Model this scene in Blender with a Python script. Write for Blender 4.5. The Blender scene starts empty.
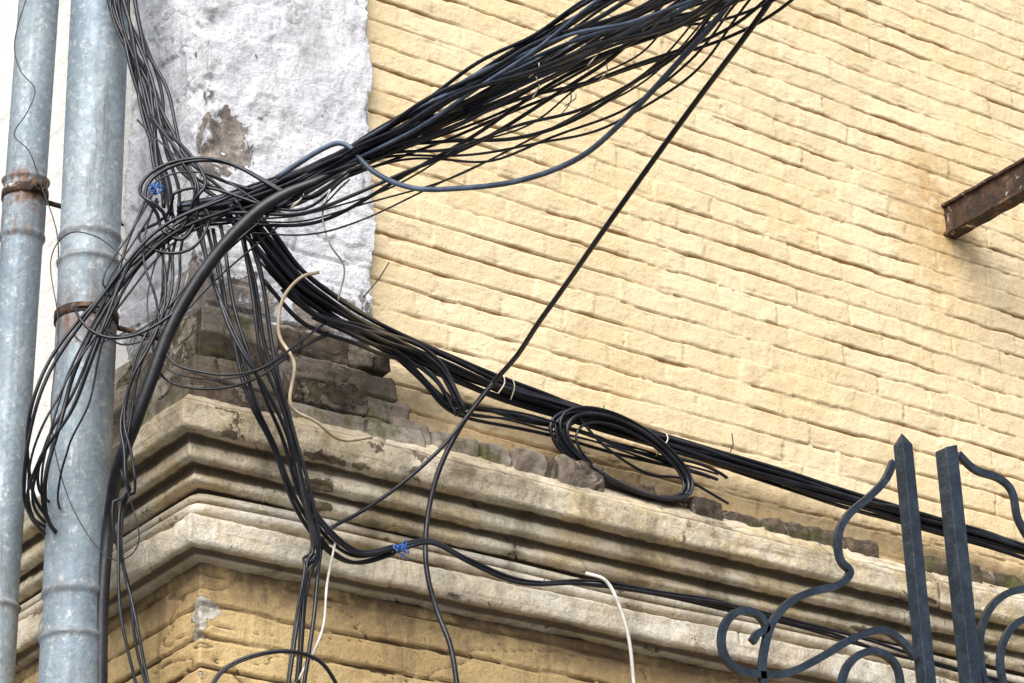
import bpy, math, random
import numpy as np
from mathutils import Vector, Matrix
random.seed(7)
# world frame: street facade lies in y=0 (runs along +X), yard facade in x=0 (runs along +Y), z up, ground z=0, metres
def cm(s): q=[float(t)/100 for t in s.split()];return [Vector(q[i:i+3]) for i in range(0,len(q),3)]
def mm(s): q=[float(t)/1000 for t in s.split()];return [Vector(q[i:i+3]) for i in range(0,len(q),3)]
def xz(s,y=-.9): q=[float(t)/1000 for t in s.split()];return [Vector((q[i],y,q[i+1])) for i in range(0,len(q),2)]
W={
'overhead':mm('-220 -185 5716 -102 -322 5713 4 -476 5737 91 -627 5781 157 -863 5784 213 -1153 5776 262 -1438 5763 272 -1756 5719 271 -2067 5664 240 -2423 5640 120 -3400 5640'),
'greysag':cm('-6 -50 575 3 -63 582 7 -70 581 12 -77 570 17 -90 560 24 -105 555 30 -128 549 35 -150 548 34 -174 550 33 -198 555 30 -221 558 28 -245 568'),
'sag2':cm('-1 -49 573 6 -67 576 15 -79 577 23 -98 570 28 -120 563 33 -143 561 35 -169 559 35 -200 560 32 -223 561 32 -247 567'),
'sag3':cm('-13 -35 564 2 -51 561 11 -71 561 23 -92 565 28 -120 565 33 -149 565 34 -180 564 31 -210 565 25 -242 567'),
'long':cm('40 -241 567 42 -218 558 50 -186 555 56 -153 548 60 -125 540 67 -99 537 72 -78 534 78 -58 532 81 -41 530 76 -31 519 70 -25 503 67 -22 486 65 -24 469 68 -25 455 71 -28 442 73 -29 423'),
'long2':cm('81 -41 530 75 -36 520 65 -33 506 53 -27 493 41 -24 483 30 -22 475 25 -25 464 21 -28 443 18 -26 418'),
'drop':cm('-35 1 680 -34 0 656 -30 -3 635 -27 -7 613 -25 -12 593 -26 -21 571'),
'drop2':cm('-37 2 680 -36 2 656 -33 -1 641 -28 -7 621 -25 -11 605 -21 -17 590 -14 -27 579 -8 -37 571'),
'hose':cm('20 -114 576 15 -86 577 10 -70 576 4 -59 573 -4 -52 569 -11 -46 563 -18 -39 553 -24 -32 541 -29 -26 527 -32 -21 512 -34 -15 499 -34 -5 488 -30 7 476 -30 10 451 -29 11 421'),
'ledge':cm('-11 -33 572 -2 -36 561 8 -36 551 24 -33 546 55 -14 551 82 -10 549 107 -9 546 132 -9 545 158 -9 543 184 -9 542 221 -9 540 263 -9 538 308 -9 537 352 -9 535 421 -9 533 714 -9 525'),
'ledge2':cm('-4 -32 555 13 -32 545 30 -32 541 58 -16 546 72 -15 539 84 -15 531 112 -13 534 148 -10 536 192 -10 534 207 -10 531'),
'ledge3':cm('2 -33 551 16 -34 539 34 -35 537 66 -15 547 77 -15 543 85 -17 529'),
'hangA':cm('-8 -34 565 -3 -33 545 1 -32 525 6 -32 510 11 -31 495 16 -30 479 20 -29 464 18 -28 445 15 -26 417'),
'hangB':cm('-15 -29 566 -11 -33 536 -3 -35 511 8 -31 497 17 -27 481 26 -27 470 37 -27 466 50 -28 471'),
'hangC':cm('-26 -22 562 -27 -21 540 -34 -18 519 -36 -15 496 -37 -15 474 -35 -14 443 -29 -16 413'),
'arcA':cm('-12 -35 570 -30 -23 559 -43 -13 539 -53 -3 517 -56 2 498 -54 8 484 -47 16 478 -31 28 476'),
'arcB':cm('-19 -28 572 -37 -17 554 -45 -11 531 -49 -6 507 -53 2 492 -50 12 480 -32 29 480'),
'arcC':cm('-26 -18 574 -32 -19 543 -30 -23 518 -20 -30 512 -7 -36 514 6 -39 523 23 -35 536'),
'arcD':cm('-31 -15 576 -40 -13 557 -46 -10 539 -41 -16 528 -30 -24 534 -18 -31 551 -4 -42 566'),
'arcE':cm('-30 -12 606 -24 -25 588 -21 -32 571 -27 -30 557 -34 -22 563 -31 -22 578 -18 -34 580 1 -53 566 9 -69 572'),
'beige':cm('12 -46 549 7 -43 547 3 -39 540 3 -37 529 8 -38 520 9 -34 508 19 -33 505 29 -31 502 40 -32 505'),
'lowrun':cm('50 -28 471 62 -31 475 76 -32 471 95 -33 468 117 -35 471 143 -38 472 171 -40 472 211 -44 469 266 -48 463 333 -54 457'),
'white1':cm('121 -33 475 126 -37 472 130 -38 464 132 -40 451 133 -40 429'),
'white2':cm('29 -28 470 27 -26 456 24 -28 440 18 -26 426 14 -23 418'),
'loop':cm('-15 -26 412 -11 -29 421 -3 -33 426 7 -37 428 18 -38 426 26 -38 416'),
'thin1':cm('-48 43 678 -51 46 658 -49 44 646 -45 41 639 -47 42 630 -50 45 622 -46 41 615 -42 39 602 -38 34 583 -43 20 552 -41 6 532 -35 -12 531'),
'thin2':cm('-36 -11 555 -41 -1 566 -46 10 571 -46 22 566 -46 14 539 -49 11 507 -45 4 478 -38 -9 457 -33 -18 461 -39 -16 483'),
'thin3':cm('4 -65 567 5 -59 561 9 -57 553 18 -51 550 22 -41 544'),
'spikes':cm('62 -10 581 49 -14 563 213 -4 555 207 -8 543 154 -5 552 149 -8 545'),
'ties':cm('22 -147 572 31 -147 568 27 -169 566 9 -69 580 1 -53 570 106 -13 544 172 -13 540'),
'pipe1':mm('-341 171 6689 -355 182 4246'),'pipe2':mm('-400 516 6853 -441 546 4336'),
'beam':mm('3399 0 6776'),
'coil':mm('1551 -140 5301 1295 -140 5385 1821 -140 5210 1666 -140 5401 1438 -140 5203'),
'gate1':xz('2068 5120 2024 5047 1939 4966 1844 4887 1792 4808 1792 4723 1831 4690 1774 4635 1660 4591 1564 4540 1484 4460 1442 4362 1427 4280 1441 4171 1470 4050'),
'gate2':xz('1396 4380 1419 4410 1457 4436 1428 4473 1356 4473 1297 4427 1272 4359 1294 4299 1371 4274 1521 4299 1671 4376 1805 4458 1939 4515 2023 4496 2082 4446'),
'gate3':xz('1746 4220 1756 4318 1806 4392 1896 4437 1979 4421 2006 4360 1985 4257'),
'gate4':xz('2376 5216 2449 5173 2556 5167 2617 5129 2630 5029 2693 4940 2760 4820'),
'gate5':xz('2820 4830 2699 4798 2552 4756 2448 4681 2388 4577 2377 4472 2402 4357 2440 4250'),
'gate6':xz('2760 4690 2682 4688 2574 4655 2498 4579 2466 4487 2485 4371 2530 4280'),
'twine':mm('493 -327 4697 -323 -209 5764'),
}
# ---------------- noise
def _h(ix,iy,iz,s):
    n=(ix.astype(np.int64)*73856093)^(iy.astype(np.int64)*19349663)^(iz.astype(np.int64)*83492791)^(s*2654435761)
    n=(n^(n>>13))*1274126177; n&=0x7fffffff; n=(n^(n>>16))*668265263; n&=0x7fffffff
    return ((n>>7)&0xffff)/65535.0
def rnd(ix,iy,s=0):
    ix=np.asarray(ix);iy=np.asarray(iy); return _h(ix,iy,np.zeros_like(ix),s+11)
def vn(x,y,z=0,s=0):
    x,y,z=np.broadcast_arrays(np.asarray(x,float),np.asarray(y,float),np.asarray(z,float))
    ix,iy,iz=np.floor(x),np.floor(y),np.floor(z);fx,fy,fz=x-ix,y-iy,z-iz
    fx,fy,fz=[q*q*(3-2*q) for q in (fx,fy,fz)]
    o=0
    for i in (0,1):
        for j in (0,1):
            for k in (0,1):
                o=o+_h(ix+i,iy+j,iz+k,s)*(fx if i else 1-fx)*(fy if j else 1-fy)*(fz if k else 1-fz)
    return o*2-1
def fbm(x,y,z=0,o=4,s=0):
    t=0;am=1;tot=0
    for i in range(o):
        t=t+am*vn(np.asarray(x)*2**i,np.asarray(y)*2**i,np.asarray(z)*2**i,s+i);tot+=am;am*=.5
    return t/tot*1.4
def sm(e0,e1,x):
    t=np.clip((x-e0)/(e1-e0),0,1);return t*t*(3-2*t)
# ---------------- object helpers
def empty(name):
    o=bpy.data.objects.new(name,None);bpy.context.collection.objects.link(o);return o
def mkobj(name,verts,faces,mat,parent=None,smooth=True,attrs=None):
    me=bpy.data.meshes.new(name);me.from_pydata([tuple(q) for q in verts] if not isinstance(verts,np.ndarray) else verts.tolist(),[],faces if isinstance(faces,list) else faces.tolist())
    if smooth: me.polygons.foreach_set('use_smooth',[True]*len(me.polygons))
    if attrs:
        for k,arr in attrs.items():
            at=me.attributes.new(k,'FLOAT','POINT');at.data.foreach_set('value',np.asarray(arr,np.float32).ravel())
    me.materials.append(mat);me.update()
    o=bpy.data.objects.new(name,me);bpy.context.collection.objects.link(o)
    if parent:o.parent=parent
    return o
def gridfaces(nu,nv):
    i=np.arange(nu*nv).reshape(nu,nv)
    return np.stack([i[:-1,:-1],i[1:,:-1],i[1:,1:],i[:-1,1:]],-1).reshape(-1,4)
def gridobj(name,P,mat,parent,attrs=None):
    nu,nv=P.shape[:2]
    return mkobj(name,P.reshape(-1,3),gridfaces(nu,nv),mat,parent,True,attrs)
def cat(pts,n=10):
    P=np.array([list(q) for q in pts],float)
    P=np.vstack([2*P[0]-P[1],P,2*P[-1]-P[-2]]);out=[]
    for i in range(1,len(P)-2):
        p0,p1,p2,p3=P[i-1:i+3]
        for t in np.linspace(0,1,n,endpoint=False):
            out.append(.5*((2*p1)+(-p0+p2)*t+(2*p0-5*p1+4*p2-p3)*t*t+(-p0+3*p1-3*p2+p3)*t**3))
    out.append(P[-2]);out=np.array(out)
    for _ in range(2): out[1:-1]=(out[:-2]+2*out[1:-1]+out[2:])/4
    return out
def tubes(name,items,mat,parent=None,sides=8,smooth=True,rot=0,aspect=1):
    V=[];Fc=[];base=0
    for pts,rad in items:
        pts=np.asarray(pts,float);n=len(pts)
        rad=np.full(n,rad) if np.isscalar(rad) else np.asarray(rad)
        T=np.gradient(pts,axis=0);T/=np.linalg.norm(T,axis=1)[:,None]+1e-12
        up=np.array([0,0,1.]) if abs(T[0][2])<.9 else np.array([1.,0,0])
        if aspect!=1: up=np.array([0,1.,0])
        N=np.cross(T[0],up);N/=np.linalg.norm(N)
        for i in range(n):
            N=N-T[i]*np.dot(N,T[i]);N/=np.linalg.norm(N);B=np.cross(T[i],N)
            for k in range(sides):
                an=2*math.pi*k/sides+rot
                V.append(pts[i]+rad[i]*(N*math.cos(an)+B*math.sin(an)*aspect))
        for i in range(n-1):
            for k in range(sides):
                k2=(k+1)%sides
                Fc.append([base+i*sides+k,base+i*sides+k2,base+(i+1)*sides+k2,base+(i+1)*sides+k])
        Fc.append([base+k for k in range(sides)][::-1]);Fc.append([base+(n-1)*sides+k for k in range(sides)])
        base+=n*sides
    return mkobj(name,V,Fc,mat,parent,smooth)
def box(name,lo,hi,mat,parent=None):
    x0,y0,z0=lo;x1,y1,z1=hi
    V=[(x0,y0,z0),(x1,y0,z0),(x1,y1,z0),(x0,y1,z0),(x0,y0,z1),(x1,y0,z1),(x1,y1,z1),(x0,y1,z1)]
    Fc=[[0,3,2,1],[4,5,6,7],[0,1,5,4],[1,2,6,5],[2,3,7,6],[3,0,4,7]]
    return mkobj(name,V,Fc,mat,parent,False)
# ---------------- materials
class M:
    def __init__(s,name):
        s.m=bpy.data.materials.new(name);s.m.use_nodes=True;s.t=s.m.node_tree;s.n=s.t.nodes;s.b=s.n['Principled BSDF']
        s.co=s.n.new('ShaderNodeNewGeometry').outputs['Position']
    def L(s,a,b): s.t.links.new(a,b)
    def val(s,sock,x):
        if isinstance(x,bpy.types.NodeSocket): s.L(x,sock)
        else: sock.default_value=x
    def noise(s,scale,detail=4,rough=.55,stretch=None,dist=0):
        n=s.n.new('ShaderNodeTexNoise');n.inputs['Scale'].default_value=scale;n.inputs['Detail'].default_value=detail;n.inputs['Roughness'].default_value=rough;n.inputs['Distortion'].default_value=dist
        c=s.co
        if stretch:
            m=s.n.new('ShaderNodeVectorMath');m.operation='MULTIPLY';s.L(c,m.inputs[0]);m.inputs[1].default_value=stretch;c=m.outputs[0]
        s.L(c,n.inputs['Vector']);return n.outputs['Fac']
    def vor(s,scale,feat='F1',out='Distance'):
        n=s.n.new('ShaderNodeTexVoronoi');n.feature=feat;n.inputs['Scale'].default_value=scale;s.L(s.co,n.inputs['Vector']);return n.outputs[out]
    def ramp(s,x,lo,hi,a=0.,b=1.):
        n=s.n.new('ShaderNodeMapRange');n.interpolation_type='SMOOTHSTEP';s.L(x,n.inputs[0])
        for i,q in enumerate((lo,hi,a,b)): n.inputs[i+1].default_value=q
        return n.outputs[0]
    def math(s,op,x,y=0.,c=False):
        n=s.n.new('ShaderNodeMath');n.operation=op;n.use_clamp=c;s.val(n.inputs[0],x);s.val(n.inputs[1],y);return n.outputs[0]
    def mix(s,fac,x,y,mode='MIX'):
        n=s.n.new('ShaderNodeMix');n.data_type='RGBA';n.blend_type=mode
        s.val(n.inputs[0],fac)
        for so,q in ((n.inputs[6],x),(n.inputs[7],y)):
            if isinstance(q,tuple): so.default_value=(*q,1)
            else: s.L(q,so)
        return n.outputs[2]
    def attr(s,name):
        n=s.n.new('ShaderNodeAttribute');n.attribute_name=name;return n.outputs['Fac']
    def bump(s,h,dist=.01,st=1.,prev=None):
        n=s.n.new('ShaderNodeBump');n.inputs['Distance'].default_value=dist;n.inputs['Strength'].default_value=st;s.L(h,n.inputs['Height'])
        if prev: s.L(prev,n.inputs['Normal'])
        return n.outputs[0]
    def done(s,col,rough=.8,metal=0.,nrm=None,spec=.5):
        s.val(s.b.inputs['Base Color'],col if not isinstance(col,tuple) else (*col,1));s.val(s.b.inputs['Roughness'],rough);s.val(s.b.inputs['Metallic'],metal)
        s.b.inputs['Specular IOR Level'].default_value=spec
        if nrm: s.L(nrm,s.b.inputs['Normal'])
        return s.m
def paintwall(name,A,B,groove,dirt_dark,dirtamt=.5,peelcol=None,gmax=.8,bd=.008):
    m=M(name)
    c=m.mix(m.ramp(m.noise(1.6,4),.35,.65),A,B)
    c=m.mix(m.ramp(m.attr('tone'),0,1,0,.5),c,tuple(q*.88 for q in B))
    c=m.mix(m.ramp(m.noise(26,4,.7),.52,.75,0,.45),c,tuple((g+b)/2 for g,b in zip(groove,B)))
    st=m.ramp(m.noise(2.6,6,.66,(3,3,.45)),.52,.72,0,dirtamt)
    c=m.mix(st,c,dirt_dark)
    c=m.mix(m.ramp(m.attr('cav'),.15,.85,0,gmax),c,groove)
    d2=m.math('MULTIPLY',m.attr('dirt_dark'),m.ramp(m.noise(9,5,.7),.3,.62),True)
    c=m.mix(d2,c,dirt_dark)
    if peelcol:
        pk=m.math('ADD',m.attr('peel'),m.math('MULTIPLY',m.math('SUBTRACT',m.noise(7,6,.65),.5),1.4))
        pk=m.ramp(pk,.46,.5);c=m.mix(pk,c,m.mix(m.ramp(m.noise(30,3),.4,.6),peelcol,tuple(q*.6 for q in peelcol)))
    spk=m.ramp(m.noise(95,2),.65,.71,0,.45);c=m.mix(spk,c,tuple(q*.6 for q in groove))
    h=m.math('ADD',m.math('MULTIPLY',m.noise(45,4,.65),.8),m.math('MULTIPLY',m.noise(170,2),.3))
    n=m.bump(h,bd,.9)
    if peelcol: n=m.bump(m.math('SUBTRACT',1.,pk),.005,1,n)
    return m.done(c,.85,0,n,.25)
def plaster(name,white,white2,under,under2,grime_shade,bias=0.,scale=5.,gr=.5,moss=0.,strat=0.,wash=None):
    m=M(name)
    c=m.mix(m.ramp(m.noise(3,5,.65),.38,.62),white,white2)
    if wash: c=m.mix(m.ramp(m.noise(4.5,6,.7),.47,.6,0,.7),c,wash)
    if strat: c=m.mix(m.ramp(m.noise(3,5,.7,(.7,.7,14)),.5,.66,0,strat),c,under)
    pn=m.math('ADD',m.noise(scale,8,.72,None,.8),m.math('MULTIPLY',m.attr('peel'),.5))
    pk=m.ramp(m.math('ADD',pn,bias),.58,.63)
    ucol=m.mix(m.ramp(m.noise(18,5,.7),.4,.6),under,under2)
    c=m.mix(pk,c,ucol)
    g=m.ramp(m.noise(4,6,.7,(1.5,1.5,.7)),.45,.70,0,gr);c=m.mix(g,c,grime_shade)
    c=m.mix(m.ramp(m.attr('cav'),.1,.8,0,.88),c,grime_shade)  # creases take this dark colour too, painting shadow lines into the mouldings
    if moss: c=m.mix(m.ramp(m.noise(9,6,.72),.49,.64,0,moss),c,(.115,.12,.035))
    sp=m.ramp(m.noise(60,4,.75),.56,.66,0,.6);c=m.mix(sp,c,tuple(q*.9 for q in under))
    nn=m.noise(3.2,5,.6,None,.6)
    cr=m.math('MULTIPLY',m.math('MULTIPLY',m.ramp(nn,.497,.503,1,0),m.ramp(nn,.488,.494,0,1)),m.ramp(m.noise(2.3,2),.5,.6,0,.7));c=m.mix(cr,c,(.07,.055,.045))
    h=m.math('ADD',m.math('MULTIPLY',m.noise(35,5,.7),1.),m.math('MULTIPLY',m.math('SUBTRACT',1.,pk),.6))
    return m.done(c,.9,0,m.bump(h,.010,1.),.2)
m_yel=paintwall('yellow_painted_brick',(.90,.75,.50),(.86,.68,.41),(.38,.22,.09),(.60,.41,.20),.42,None,.97,.006)
m_low=paintwall('ochre_painted_brick',(.70,.52,.26),(.52,.36,.17),(.09,.055,.03),(.22,.155,.09),.85,(.58,.53,.46),.95)
m_left=paintwall('cream_painted_brick',(.93,.92,.89),(.92,.90,.85),(.82,.78,.70),(.88,.84,.76),.15)
m_pil=plaster('peeling_whitewash',(.82,.83,.86),(.70,.71,.76),(.34,.29,.25),(.20,.17,.15),(.34,.33,.35),-.05,6.5,.5)
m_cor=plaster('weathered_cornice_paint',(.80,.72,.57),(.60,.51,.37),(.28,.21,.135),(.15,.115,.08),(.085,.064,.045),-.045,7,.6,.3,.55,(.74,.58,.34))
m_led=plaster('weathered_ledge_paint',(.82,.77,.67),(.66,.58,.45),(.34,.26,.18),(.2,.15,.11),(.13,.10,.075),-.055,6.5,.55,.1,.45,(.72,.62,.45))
m_drk=plaster('exposed_dark_brick',(.46,.41,.34),(.26,.215,.175),(.16,.118,.088),(.085,.066,.052),(.035,.03,.025),.03,7,.7,.75,.4)
def cablemat(name,c,rough=.38):
    m=M(name);return m.done(m.mix(m.ramp(m.noise(14,3),.4,.7),c,tuple(q*1.9+.006 for q in c)),rough,0,m.bump(m.noise(60,2),.002,.4))
m_blk=cablemat('black_cable_sheath',(.008,.009,.014),.34);m_gry=cablemat('grey_blue_cable_sheath',(.055,.075,.115));m_hose=cablemat('black_conduit_hose',(.011,.012,.016),.42)
m_bei=cablemat('beige_cord',(.42,.34,.24),.7);m_wht=cablemat('white_cord',(.55,.54,.5),.6);m_blu=cablemat('blue_twine',(.03,.11,.36),.6)
m_tie=cablemat('pale_tie',(.6,.55,.42),.6)
def galv():
    m=M('galvanised_steel')
    c=m.mix(m.ramp(m.noise(2.5,4,.6,(1,1,.5)),.35,.65),(.25,.315,.37),(.38,.44,.48))
    c=m.mix(m.ramp(m.vor(60,'F1','Color'),.3,.8,0,.4),c,(.18,.23,.27))
    c=m.mix(m.ramp(m.noise(30,6,.8),.53,.66,0,.8),c,(.60,.62,.62))
    c=m.mix(m.ramp(m.noise(5,6,.75,(4,4,.35)),.54,.70,0,.65),c,(.15,.145,.14))
    c=m.mix(m.math('MULTIPLY',m.attr('rust'),m.ramp(m.noise(24,5,.7),.35,.6)),c,m.mix(m.noise(30,4),(.26,.12,.055),(.10,.055,.035)))
    h=m.math('ADD',m.noise(4,3),m.math('MULTIPLY',m.noise(60,4),.25))
    return m.done(c,m.ramp(m.noise(12,4),.3,.7,.52,.75),.35,m.bump(h,.014,.7))
m_gal=galv()
def rust():
    m=M('rusty_steel')
    c=m.mix(m.ramp(m.noise(22,5,.7),.4,.62),(.026,.019,.018),(.075,.040,.025))
    c=m.mix(m.ramp(m.noise(9,5,.7),.52,.62,0,.8),c,(.20,.11,.06))
    c=m.mix(m.ramp(m.noise(11,6,.72,None,.5),.60,.63),c,(.55,.5,.44))
    return m.done(c,.8,.1,m.bump(m.noise(50,4,.7),.006,1))
m_rust=rust()
def iron():
    m=M('painted_wrought_iron')
    c=m.mix(m.ramp(m.noise(20,4),.4,.65),(.014,.024,.040),(.028,.045,.066))
    c=m.mix(m.ramp(m.noise(45,5,.7),.64,.7,0,.8),c,(.10,.075,.06))
    return m.done(c,.42,0,m.bump(m.noise(70,4),.004,.8))
m_iron=iron()
def simple(name,A,B,sc,rough=.9):
    m=M(name);return m.done(m.mix(m.ramp(m.noise(sc,6,.7),.35,.65),A,B),rough,0,m.bump(m.noise(sc*6,4),.01,.6))
m_asph=simple('asphalt',(.045,.045,.048),(.07,.068,.065),3);m_pave=simple('concrete_paving',(.22,.21,.2),(.3,.29,.27),2);m_kerb=simple('kerb_stone',(.3,.29,.28),(.38,.37,.35),4);m_roof=simple('metal_roof',(.12,.13,.14),(.18,.18,.18),2)
# ---------------- brick relief
def bricks(x,z,ch=.092,bl=.27,dep=.012,seed=0,vs=.5,wd=.0085,grit=.0036):
    zz=z+.010*fbm(x*.9,z*.7,0,3,seed)+.0045*fbm(x*9,z*6,0,3,seed+3)
    row=np.floor(zz/ch);vv=zz/ch-row
    xo=x/bl+.5*(row%2)+rnd(row,row*0,seed)*.35;xo=xo+.03*vn(z*30,row,0,seed)
    col=np.floor(xo);u=xo-col
    r1=rnd(row,col,seed+1);r2=rnd(row,col,seed+2);r3=rnd(row,col,seed+5)
    dv=np.minimum(vv,1-vv)*ch;du=np.minimum(u,1-u)*bl
    wid=wd+.7*wd*vn(x*9,z*9,0,seed+8)
    gh=1-sm(wid*.2,wid,dv);gv=1-sm(wid*.2,wid*.8,du)
    sh=np.clip(.6+.9*fbm(x*2.6,row*3.7,0,4,seed+9),.06,1);sv=np.clip(.2+1.0*vn(col*5.3,row*7.7,0,seed+10),0,1)*vs
    g=np.maximum(gh*sh,gv*sv)
    chip=sm(.35,.6,fbm(x*10,z*14,0,3,seed+15))*(dv<.022)
    h=(r1-.5)*.006+(vv-.5)*(r2-.6)*.005-dep*g-.003*chip+grit*fbm(x*16,z*22,0,4,seed+12)+.009*fbm(x*1.1,z*1.3,0,2,seed+13)
    return h,np.clip(g+chip*.2,0,1),r3
house=empty('brick_house')
xs=np.concatenate([np.arange(.54,4.3,.0085),np.arange(4.3,9.01,.04)]);zs=np.concatenate([np.arange(5.10,8.25,.005),np.arange(8.25,9.5,.03)])
XX,ZZ=np.meshgrid(xs,zs,indexing='ij');h,g,tn=bricks(XX,ZZ,wd=.0066,grit=.0024)
dirt_dark=np.clip(1-(ZZ-5.17)/.32,0,1)*1.2+np.clip(1-np.hypot((XX-3.36)*1.0,(ZZ-6.80)*.8)/.34,0,1)*1.6
fl=sm(.25,.4,fbm(XX*9,ZZ*9,0,4,77))*sm(.28,.1,np.hypot(XX-.75,(ZZ-5.82)))
gridobj('upper_wall_street_side',np.stack([XX,-h+.008*fl,ZZ],-1),m_yel,house,{'cav':np.clip(g*1.15+fl*.5,0,1),'tone':tn,'dirt_dark':dirt_dark,'peel':g*0})
ys=np.arange(.45,7.01,.02);zs2=np.arange(5.10,9.5,.012)
YY,ZZ=np.meshgrid(ys,zs2,indexing='ij');h,g,tn=bricks(YY,ZZ,seed=40,dep=.006)
gridobj('upper_wall_yard_side',np.stack([-h*.6,YY,ZZ],-1),m_left,house,{'cav':g*.4,'tone':tn,'dirt_dark':g*0,'peel':g*0})
def sweep(name,prof,mat,disp,right=9.,left=7.,ret=False,step=.01,dense=(4.6,1.6),dstep=.008,smooth=1):
    D=[];Zp=[]
    for (d0,z0),(d1,z1) in zip(prof[:-1],prof[1:]):
        n=max(1,int(math.hypot(d1-d0,z1-z0)/dstep))
        for t in np.linspace(0,1,n,endpoint=False):D.append(d0+(d1-d0)*t);Zp.append(z0+(z1-z0)*t)
    D.append(prof[-1][0]);Zp.append(prof[-1][1]);D=np.array(D);Zp=np.array(Zp)
    for _ in range(smooth):
        D[1:-1]=(D[:-2]+4*D[1:-1]+D[2:])/6;Zp[1:-1]=(Zp[:-2]+4*Zp[1:-1]+Zp[2:])/6
    td=np.gradient(D);tz=np.gradient(Zp);ln=np.hypot(td,tz)+1e-9;nd=-tz/ln;nz=td/ln
    ang=np.unwrap(np.arctan2(tz,td));k=np.gradient(ang)
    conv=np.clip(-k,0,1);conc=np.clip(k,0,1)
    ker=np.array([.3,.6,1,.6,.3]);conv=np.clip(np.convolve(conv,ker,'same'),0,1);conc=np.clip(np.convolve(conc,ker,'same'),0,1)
    arc=np.concatenate([[0],np.cumsum(np.hypot(np.diff(D),np.diff(Zp)))])
    dl=min(left,dense[1]);uL=np.concatenate([np.arange(left,dl,-.05),np.arange(dl,0,-step)])
    dr=min(right,dense[0]);uR=np.concatenate([np.arange(0,dr,step),np.arange(dr,right+1e-6,.05)])
    S_=[];kind=[]
    if ret:
        for t in np.linspace(0,1,8,endpoint=False):S_.append(t);kind.append(0)
    for q in uL:S_.append(q);kind.append(1)
    for q in uR:S_.append(q);kind.append(2)
    if ret:
        for t in np.linspace(0,1,8):S_.append(t);kind.append(3)
    S_=np.array(S_);kind=np.array(kind)
    sc=np.where(kind==1,-S_,np.where(kind==2,S_,np.where(kind==0,-left-.1+S_*.1,right+S_*.1)))
    SS,AA=np.meshgrid(sc,arc,indexing='ij');DD=np.broadcast_to(D,SS.shape);ZB=np.broadcast_to(Zp,SS.shape)
    hh,cav,pl=disp(SS,ZB,AA,np.broadcast_to(conv,SS.shape),np.broadcast_to(conc,SS.shape))
    d2=DD+hh*nd;z2=ZB+hh*nz
    P=np.zeros(SS.shape+(3,));K=kind[:,None];s2=S_[:,None];b=.05 if ret else 0
    yl=left-b+d2; xr=right-b+d2
    x=np.where(K==1,-d2,np.where(K==2,-d2+(s2/right)*((xr if ret else right)+d2),np.where(K==0,0+(-d2)*s2,xr)))
    y=np.where(K==1,-d2+(s2/left)*((yl if ret else left)+d2),np.where(K==2,-d2,np.where(K==0,yl,-d2*(1-s2))))
    P[...,0]=x;P[...,1]=y;P[...,2]=z2
    return gridobj(name,P,mat,house,{'cav':cav,'peel':pl,'tone':rnd(np.floor(SS*3),np.floor(ZB*10),3),'dirt_dark':np.broadcast_to(np.clip(1-(4.63-ZB)/.16,0,1)*(ZB<4.64)*1.2,SS.shape).astype(float)})  # lower wall darker just below the ledge, fading downwards
def rough(am,chipam,seed):
    def fn(s,z,a,cv,cc):
        n=am*fbm(s*5,a*9,0,4,seed)+am*.6*fbm(s*28,a*30,0,2,seed+5)
        sag=.008*fbm(s*.8,a*0+z*0,0,3,seed+7)
        reg=np.clip(.35+1.1*fbm(s*1.3,a*2,0,3,seed+4),.05,1.3)
        ch=cv*np.clip(fbm(s*6.3,a*6,0,5,seed+9)-.05,0,1)*chipam*reg
        jt=sm(.006,.0,np.abs(((s+.07*np.sin(np.floor(a*8)*3.1))/.47)%1-.5)*.47)*np.clip(vn(np.floor(s/.47)*3.3,np.floor(a*8)*2.2,0,seed)+.2,0,1)
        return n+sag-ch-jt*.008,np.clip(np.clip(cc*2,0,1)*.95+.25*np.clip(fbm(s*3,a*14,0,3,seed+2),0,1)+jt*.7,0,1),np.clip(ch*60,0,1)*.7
    return fn
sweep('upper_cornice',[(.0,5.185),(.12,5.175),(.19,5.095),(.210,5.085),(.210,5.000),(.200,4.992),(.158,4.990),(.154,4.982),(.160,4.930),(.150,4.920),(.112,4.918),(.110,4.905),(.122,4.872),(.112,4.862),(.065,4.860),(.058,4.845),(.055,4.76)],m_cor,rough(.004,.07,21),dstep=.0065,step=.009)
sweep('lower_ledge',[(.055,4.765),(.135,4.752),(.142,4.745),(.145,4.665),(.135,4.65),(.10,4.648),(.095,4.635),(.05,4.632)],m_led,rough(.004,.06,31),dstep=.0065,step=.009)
def lowd(s,z,a,cv,cc):
    h,g,t=bricks(s,z,ch=.10,seed=60,dep=.02,vs=.3)
    crack=sm(.028,.0,np.abs(fbm(s*1.4+3,z*6,0,4,88)))*.8
    fl=fbm(s*7,z*9,0,4,91)
    sp=np.clip(1-np.hypot((s-.0)*1.5,(z-4.44)*2.2)/.20,0,1)*np.clip(.8+1.2*fl,0,1.4)
    pe=sp*.75+.14+.25*np.exp(-np.abs(s)/.05)
    return h*.9-crack*.008-sm(.3,.5,sp)*.005,np.clip(g*1.0+crack,0,1),pe
sweep('lower_wall',[(.05,4.635),(.05,3.7)],m_low,lowd,step=.01,dstep=.006)
sweep('ground_storey_wall',[(.047,3.72),(.047,0)],m_low,lowd,step=.05,dstep=.04)
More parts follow.
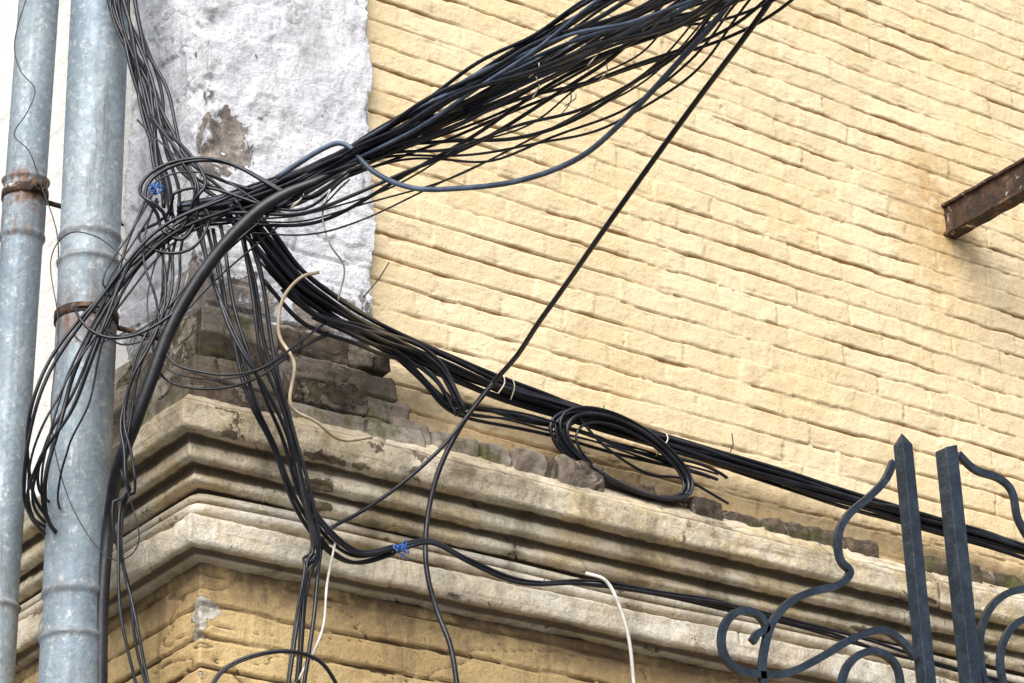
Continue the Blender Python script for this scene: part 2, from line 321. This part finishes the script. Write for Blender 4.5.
def pild(s,z,a,cv,cc):
    h,g,t=bricks(s,z,seed=70,dep=.014,vs=.2)
    w=.12+.75*sm(6.15,5.65,z)
    lump=.010*fbm(s*4,z*3,0,4,71)+.006*fbm(s*16,z*13,0,4,72)
    corner=np.exp(-np.abs(s)/.03)
    flk=fbm(s*5+2,z*5,0,5,73);pit=sm(.12,.18,flk)
    hole=np.clip(1-np.hypot(s*1.0-.03,(z-6.10)*.75)/.15,0,1)*np.clip(.75+fbm(s*15,z*15,0,3,76),0,1.2)
    ch=corner*np.clip(fbm(z*9,z*0,0,4,74)+.1,0,1)*.035+np.exp(-np.abs(s-.59)/.02)*np.clip(fbm(z*11,z*0+3,0,4,75),0,1)*.02
    crk=sm(.02,0,np.abs(fbm(s*2,z*5,0,4,79)))*.8
    return h*w+lump-pit*.007-hole*.03-ch-crk*.006,np.clip(g*w*.7+hole*.3+crk*.6,0,1),hole*.9+np.clip(1-(z-5.47)/.35,0,1)*.4+corner*.15
sweep('corner_pilaster',[(.05,9.5),(.05,8.2),(.05,5.47)],m_pil,pild,right=.59,left=.5,ret=True,step=.007,dstep=.007)
def drk(s,z,a,cv,cc):
    h,g,t=bricks(s,z-5.11,ch=.098,bl=.24,seed=80,dep=.026,vs=1.)
    ch=cv*np.clip(fbm(s*9,a*5,0,4,81),0,1)*.05
    return h*1.2+.006*fbm(s*14,a*14,0,3,82)-ch,np.clip(g+cc*.5,0,1),(rnd(np.floor(s*4.2),np.floor(z*10),9)-.6)*.7
sweep('pilaster_base',[(.05,5.505),(.068,5.50),(.074,5.41),(.088,5.405),(.093,5.31),(.115,5.305),(.120,5.21),(.145,5.205),(.155,5.11),(.16,5.07)],m_drk,drk,right=.60,left=.51,ret=True,step=.006,dstep=.006)
V=[];Fc=[];xx=.60
while xx<9:
    L=random.uniform(.12,.25);dp=random.uniform(.12,.165);hh=random.uniform(.075,.10)*(1 if xx<1.4 else .75)
    if not(random.random()<.12 and xx>1.2):
        gx=np.linspace(xx,xx+L-.006,18);prof=[(0,5.15+hh),(dp*.85,5.15+hh-.002),(dp,5.15+hh-.010),(dp+.003,5.15+.02),(dp-.008,5.135)]
        P=np.array([[(X_,-d,z_) for d,z_ in cat([(q[0],q[1],0) for q in prof],5)[:,:2]] for X_ in gx])
        nn=fbm(P[...,0]*22,P[...,2]*30,P[...,1]*30,4,90)*.011
        P[...,1]-=nn;P[...,2]+=nn*.6;P[0,:,1]*=.93;P[-1,:,1]*=.93
        b=len(V);V+=P.reshape(-1,3).tolist();Fc+=(gridfaces(*P.shape[:2])+b).tolist()
        nu,nv=P.shape[:2]
        Fc.append([b+j for j in range(nv)]);Fc.append([b+(nu-1)*nv+j for j in range(nv)][::-1])
    xx+=L
mkobj('loose_brick_course',V,Fc,m_drk,house,True,{'cav':np.zeros(len(V)),'peel':np.array([.25 if q[0]>1.3 else -.1 for q in V])})
box('inner_core',(.06,.06,0),(9,7,9.45),m_left,house)
box('roof_slab',(-.35,-.35,9.5),(9.1,7.1,9.7),m_roof,house)
def path(off,z,L=7,R=9):
    pts=[(-off,y,z+.004*math.sin(y*5)) for y in np.linspace(L,-off+.03,40)]+[(-off+.01,-off+.01,z)]+[(x,-off-.003*math.sin(x*7),z+.006*math.sin(x*3.1)) for x in np.linspace(-off+.03,R,140)]
    return np.array(pts)
tubes('painted_conduits',[(path(.095,4.79),.018),(path(.082,4.832),.015)],m_led,house,10)
# ---------------- drain pipes
def lerpz(a,b,z): return a+(b-a)*((z-a.z)/(b.z-a.z))
def pipe(name,A,B,R,beads,clamp,cmat):
    e=empty(name)
    base=np.arange(.15,9.4,.12).tolist();zz=[]
    for b in beads: zz+=[b+q for q in (-.035,-.02,-.014,-.008,0,.008,.014,.02,.035,.036)]
    zall=np.array(sorted(base+zz));sd=40;P=np.zeros((len(zall),sd+1,3));rs=np.zeros((len(zall),sd+1))
    for i,z in enumerate(zall):
        c=lerpz(A,B,z);rr=R
        for b in beads: rr+=.008*math.exp(-((z-b)/.010)**2)
        rr+=.004*(sum(z>b for b in beads)%2)
        for k in range(sd+1):
            an=2*math.pi*k/sd;r2=rr*(1+.014*math.sin(an*2+z*1.3)+.008*math.sin(an*3+z*4))
            if k==26: r2+=.004
            P[i,k]=(c.x+r2*math.cos(an),c.y+r2*math.sin(an),z)
            rs[i,k]=.9*math.exp(-((z-clamp)/.06)**2)+(.5*math.exp(-((z-clamp+.1)/.15)**2) if (k*7)%5<2 else 0)
            for b in beads: rs[i,k]+=.35*math.exp(-((z-b)/.02)**2)
    gridobj('pipe_shell',P,m_gal,e,{'rust':rs})
    c=lerpz(A,B,clamp);prof=[(0,-.018),(.006,-.016),(.006,.016),(0,.018)]
    Q=np.array([[(c.x+(R+.004+q)*math.cos(t),c.y+(R+.004+q)*math.sin(t),clamp+w) for q,w in prof] for t in np.linspace(0,2*math.pi,41)])
    gridobj('clamp_band',Q,cmat,e,{'rust':np.zeros(Q.shape[:2])})
    tubes('clamp_bracket',[([(c.x+R*.9,c.y,clamp),(-.02,c.y,clamp)],.009),([(c.x-.2*R,c.y-R-.03,clamp),(c.x+.2*R,c.y-R-.03,clamp)],.008)],cmat,e,8)
    box('clamp_lug',(c.x-.022,c.y-R-.045,clamp-.018),(c.x-.014,c.y-R,clamp+.018),cmat,e)
    box('clamp_lug',(c.x+.014,c.y-R-.045,clamp-.018),(c.x+.022,c.y-R,clamp+.018),cmat,e)
pipe('drainpipe',W['pipe1'][0],W['pipe1'][1],.092,[5.661,5.75,4.540,4.403,2.4,7.9],5.467,m_rust)
pipe('drainpipe',W['pipe2'][0],W['pipe2'][1],.068,[5.886,6.10,4.6,2.2,8.1],6.047,m_rust)
# ---------------- cables
def bundle(pts,n,spread,rads,jit=.012,seed=1,trim=0.,hi=1.):
    rs=np.random.RandomState(seed);base=cat(pts,9);m=len(base);T=np.gradient(base,axis=0);T/=np.linalg.norm(T,axis=1)[:,None]
    up=np.array([0,0,1.]);N=np.cross(T,up+T[:,[1,2,0]]*.01);N/=np.linalg.norm(N,axis=1)[:,None];B=np.cross(T,N)
    sp=np.interp(np.linspace(0,1,m),np.linspace(0,1,len(spread)),spread);arc=np.concatenate([[0],np.cumsum(np.linalg.norm(np.diff(base,axis=0),axis=1))])
    out=[]
    for i in range(n):
        r0=math.sqrt(rs.rand());th=rs.rand()*6.28;tw=rs.uniform(-1.3,1.3);ph=rs.rand(4)*6.28
        oN=sp*r0*np.cos(th+tw*arc)+jit*np.sin(arc*rs.uniform(2,5)+ph[0])*rs.rand()+hi*jit*.4*np.sin(arc*rs.uniform(8,15)+ph[2])*rs.rand()
        oB=sp*r0*np.sin(th+tw*arc)+jit*np.sin(arc*rs.uniform(2,5)+ph[1])*rs.rand()+hi*jit*.4*np.sin(arc*rs.uniform(8,15)+ph[3])*rs.rand()
        a0=int(rs.rand()*trim*m*.5);a1=m-int(rs.rand()*trim*m*.5)
        out.append(((base+N*oN[:,None]+B*oB[:,None])[a0:a1],rs.choice(rads)))
    return out
thick=[.005,.006,.007,.008,.0045]
osp=[.03,.045,.05,.04,.055,.08,.105,.13,.16,.18,.2]
tubes('overhead_cable_bundle',bundle(W['overhead'],27,osp,thick,.018,3)+bundle(W['sag2'],4,[.02,.03,.04,.05,.05],[.005,.004,.006],.03,5)+bundle(W['sag3'],5,[.02,.05,.07,.07],[.005,.006,.003],.03,6),m_blk)
tubes('grey_slack_cable',[(cat(W['greysag']),.0085)],m_gry)
tubes('light_overhead_cables',bundle(W['overhead'],6,osp,[.006,.007,.005],.015,14),m_gry)
tubes('hanging_cables',[(cat(W['long']),.0085),(cat(W['long2']),.0065)],m_blk)
tubes('descending_cable_bundle',bundle(W['drop'],7,[.05,.045,.04,.03,.03],[.006,.005,.007,.003],.035,8)+bundle(W['drop2'],5,[.03,.03,.03],[.006,.005],.03,9),m_blk)
hp=cat(W['hose']);tubes('conduit_hose',[(hp,np.interp(np.arange(len(hp)),[0,25,45],[.007,.012,.020]))],m_hose,None,12)
tubes('ledge_cable_bundle',bundle(W['ledge'],18,[.045,.04,.035,.03,.03,.03,.03],[.006,.007,.008,.0045],.010,10)+bundle(W['ledge2'],6,[.03,.03,.02],[.006,.007,.004],.018,12,.3)+bundle(W['ledge3'],4,[.03,.03,.015],[.007,.006],.012,24),m_blk)
tubes('drooping_cable_bundle',bundle(W['hangA'],5,[.02,.03,.015,.02,.03],[.006,.007,.0045],.018,14)+bundle(W['hangB'],5,[.05,.04,.02,.012],[.006,.005,.0065],.016,15)+bundle(W['hangC'],4,[.03,.04,.03],[.005,.003,.004],.03,16)+bundle(W['lowrun'],3,[.015,.02,.015],[.006,.005],.012,17)+bundle(W['loop'],2,[.008,.01],[.006,.004],.006,18),m_blk)
tubes('looping_cable_tangle',bundle(W['arcA'],5,[.04,.06,.05],[.007,.006,.004],.03,19,0,.4)+bundle(W['arcB'],4,[.04,.06,.05],[.006,.0035,.005],.03,20,0,.4)+bundle(W['arcC'],3,[.03,.04,.03],[.004,.0025],.04,21,0,.4)+bundle(W['arcD'],3,[.04,.07,.05],[.003,.005],.03,22,0,.4)+bundle(W['arcE'],4,[.04,.05,.05],[.003,.005,.006],.03,23,0,.4),m_blk)
tubes('thin_wires',[(cat(W['thin1']),.002),(cat(W['thin2']),.002)]+[(np.array([a_,(np.array(a_)+np.array(b_))/2+np.array([.006,-.01,.004]),b_]),.0022) for a_,b_ in zip(W['spikes'][::2],W['spikes'][1::2])],m_blk,None,6)
tubes('beige_cord',[(cat(W['beige']),.0055)],m_bei)
tubes('white_cord',[(cat(W['white1']),.006)],m_wht);tubes('white_cord',[(cat(W['white2']),.004)],m_wht);tubes('white_cord',[(cat(W['thin3']),.003)],m_wht)
it=[]
for q in W['ties']:
    q=np.array(q)
    for _ in range(2):
        a_=q+np.array([random.uniform(-.03,.03) for _ in range(3)]);d_=np.array([random.uniform(-.02,.02),random.uniform(-.02,.0),random.uniform(.02,.04)])
        it.append((cat([a_-d_,a_+np.array([.008,-.012,0]),a_+d_],6),.0022))
tubes('pale_wire_ties',it,m_tie,None,6)
for q in W['twine']:
    q=np.array(q);it=[]
    for _ in range(7):
        R_=random.uniform(.008,.018);ph=random.uniform(0,6);ax=[np.array([random.uniform(-1,1) for _ in range(3)]) for _ in range(2)];ax=[u/np.linalg.norm(u) for u in ax]
        o_=np.array([random.uniform(-.02,.02),-.012,random.uniform(-.008,.008)])
        it.append((np.array([q+o_+R_*(math.cos(t)*ax[0]+math.sin(t)*ax[1]) for t in np.linspace(ph,ph+5.5,20)]),.0025))
    for _ in range(3):
        it.append((cat([q,q+np.array([random.uniform(-.03,.03),-.01,-.015]),q+np.array([random.uniform(-.05,.05),-.01,random.uniform(-.04,.02)])],6),.002))
    tubes('blue_twine_knot',it,m_blu,None,6)
c,a1,a2,b1,b2=[np.array(q) for q in W['coil']];A_=(a2-a1)/2;B_=(b1-b2)/2;it=[]
for i in range(13):
    s=random.uniform(.74,1.03) if i>4 else random.uniform(.95,1.04);oa=(1-s)*random.uniform(.2,.9);ob=random.uniform(-.08,.08);ph=random.uniform(-.3,.3)
    th=np.linspace(0,6.283,60);yy=random.uniform(-.02,.02)
    it.append((np.array([c+A_*(s*math.cos(t)+oa)+B_*(s*math.sin(t+ph*.3)+ob)+np.array([0,yy+.006*math.sin(2*t+ph),0]) for t in th]),random.choice([.006,.007,.005])))
it.append((cat([c-A_*.9+B_*.3,c-A_*.3-B_*.2+np.array([0,-.02,0]),c+A_*.4-B_*.1,c+A_*.8+B_*.4,c+A_*1.5+B_*.5]),.005))
tubes('cable_coil',it,m_blk)
# ---------------- beam
b=W['beam'][0];e=empty('steel_beam');w=.035;hb=.068
def bbar(n,x0,x1,z0,z1):
    ysb=np.linspace(.1,-1.6,60);V=[];Fc=[]
    for y in ysb:
        for (x_,z_) in ((x0,z0),(x1,z0),(x1,z1),(x0,z1)):
            V.append((b.x+x_+.0015*math.sin(y*40+z_*50),y,b.z+z_+.0015*math.sin(y*55+x_*90)))
    for i in range(59):
        for k in range(4):Fc.append([i*4+k,i*4+(k+1)%4,i*4+4+(k+1)%4,i*4+4+k])
    Fc.append([0,1,2,3]);Fc.append([236,237,238,239])
    mkobj(n,V,Fc,m_rust,e,False)
bbar('bottom_flange',-w,w,-hb,-hb+.011);bbar('top_flange',-w,w,hb-.011,hb);bbar('web',-.020,-.008,-hb+.009,hb-.009)
# ---------------- gate
g=empty('wrought_iron_gate');gy=-.9
def post(nm,x,ztop,w,spike):
    t=.045
    V=[(x-w,gy-w,0),(x+w,gy-w,0),(x+w,gy+w,0),(x-w,gy+w,0),(x-w,gy-w,ztop-t),(x+w,gy-w,ztop-t),(x+w,gy+w,ztop-t),(x-w,gy+w,ztop-t)]
    Fc=[[0,3,2,1],[0,1,5,4],[1,2,6,5],[2,3,7,6],[3,0,4,7]]
    if spike: V.append((x,gy,ztop));Fc+=[[4,5,8],[5,6,8],[6,7,8],[7,4,8]]
    else:
        for i in (5,6): V[i]=(V[i][0],V[i][1],ztop)
        for i in (4,7): V[i]=(V[i][0],V[i][1],ztop-.02)
        Fc.append([4,5,6,7])
    o=mkobj(nm,V,Fc,m_iron,g,False);bv=o.modifiers.new('b','BEVEL');bv.width=.002;bv.segments=2
post('hinge_post',2.121,5.237,.023,True);post('lock_post',2.322,5.235,.027,False)
for i in range(1,7): tubes('scroll_bar',[(cat(W['gate%d'%i],8),.0165)],m_iron,g,4,False,math.pi/4,.75)
x1=2.121;x2=2.322
for z in (.25,1.9,3.55):
    box('rail',(x1-1.9,gy-.018,z),(x1-.02,gy+.018,z+.04),m_iron,g);box('rail',(x2+.02,gy-.018,z),(x2+1.9,gy+.018,z+.04),m_iron,g)
for i in range(12):
    for s,xb in ((-1,x1),(1,x2)):
        xq=xb+s*(.15+i*.155);box('baluster',(xq-.009,gy-.009,.1),(xq+.009,gy+.009,3.552),m_iron,g)
for xq,zt in ((1.47,4.08),(1.746,4.24),(1.985,4.27),(2.44,4.28),(2.53,4.30)):
    box('scroll_stem',(xq-.010,gy-.010,3.585),(xq+.010,gy+.010,zt),m_iron,g)
# ---------------- ground
mkobj('ground',[(-300,-300,0),(300,-300,0),(300,300,0),(-300,300,0)],[[0,1,2,3]],m_asph,None,False)
box('pavement',(-2.2,-2.4,-.3),(12,-.2,.12),m_pave);box('kerb',(-2.35,-2.53,-.3),(12,-2.4,.14),m_kerb)
# ---------------- light
sd=Vector((-.62,-.55,.72)).normalized();el=math.asin(sd.z);az=math.atan2(sd.x,sd.y)
w=bpy.data.worlds.new('World');bpy.context.scene.world=w;w.use_nodes=True;nt=w.node_tree
sky=nt.nodes.new('ShaderNodeTexSky');sky.sky_type='NISHITA';sky.sun_disc=False;sky.sun_elevation=el;sky.sun_rotation=az;sky.dust_density=4;sky.air_density=1
hs=nt.nodes.new('ShaderNodeHueSaturation');hs.inputs['Saturation'].default_value=.4
nt.links.new(sky.outputs[0],hs.inputs['Color']);nt.links.new(hs.outputs[0],nt.nodes['Background'].inputs[0]);nt.nodes['Background'].inputs[1].default_value=.15
sl=bpy.data.lights.new('sun','SUN');sl.energy=3.8;sl.angle=math.radians(60);sl.color=(1,.975,.94);so=bpy.data.objects.new('sun',sl);bpy.context.collection.objects.link(so);so.rotation_euler=(-sd).to_track_quat('-Z','Y').to_euler();so.location=(-5,-5,12)
sc=bpy.context.scene;sc.view_settings.view_transform='Standard';sc.view_settings.look='None';sc.view_settings.exposure=0
cd=bpy.data.cameras.new('camera');cd.sensor_width=36;cd.lens=98.44;cd.clip_end=1000;co=bpy.data.objects.new('camera',cd);bpy.context.collection.objects.link(co)
X=(.8121403,-.5826042,-.0316297);Y=(-.2231757,-.3602767,.9057557);F=(.5390925,.7285417,.4226183)
co.matrix_world=Matrix(((X[0],Y[0],-F[0],-4.01129),(X[1],Y[1],-F[1],-7.03048),(X[2],Y[2],-F[2],1.62201),(0,0,0,1)));sc.camera=co
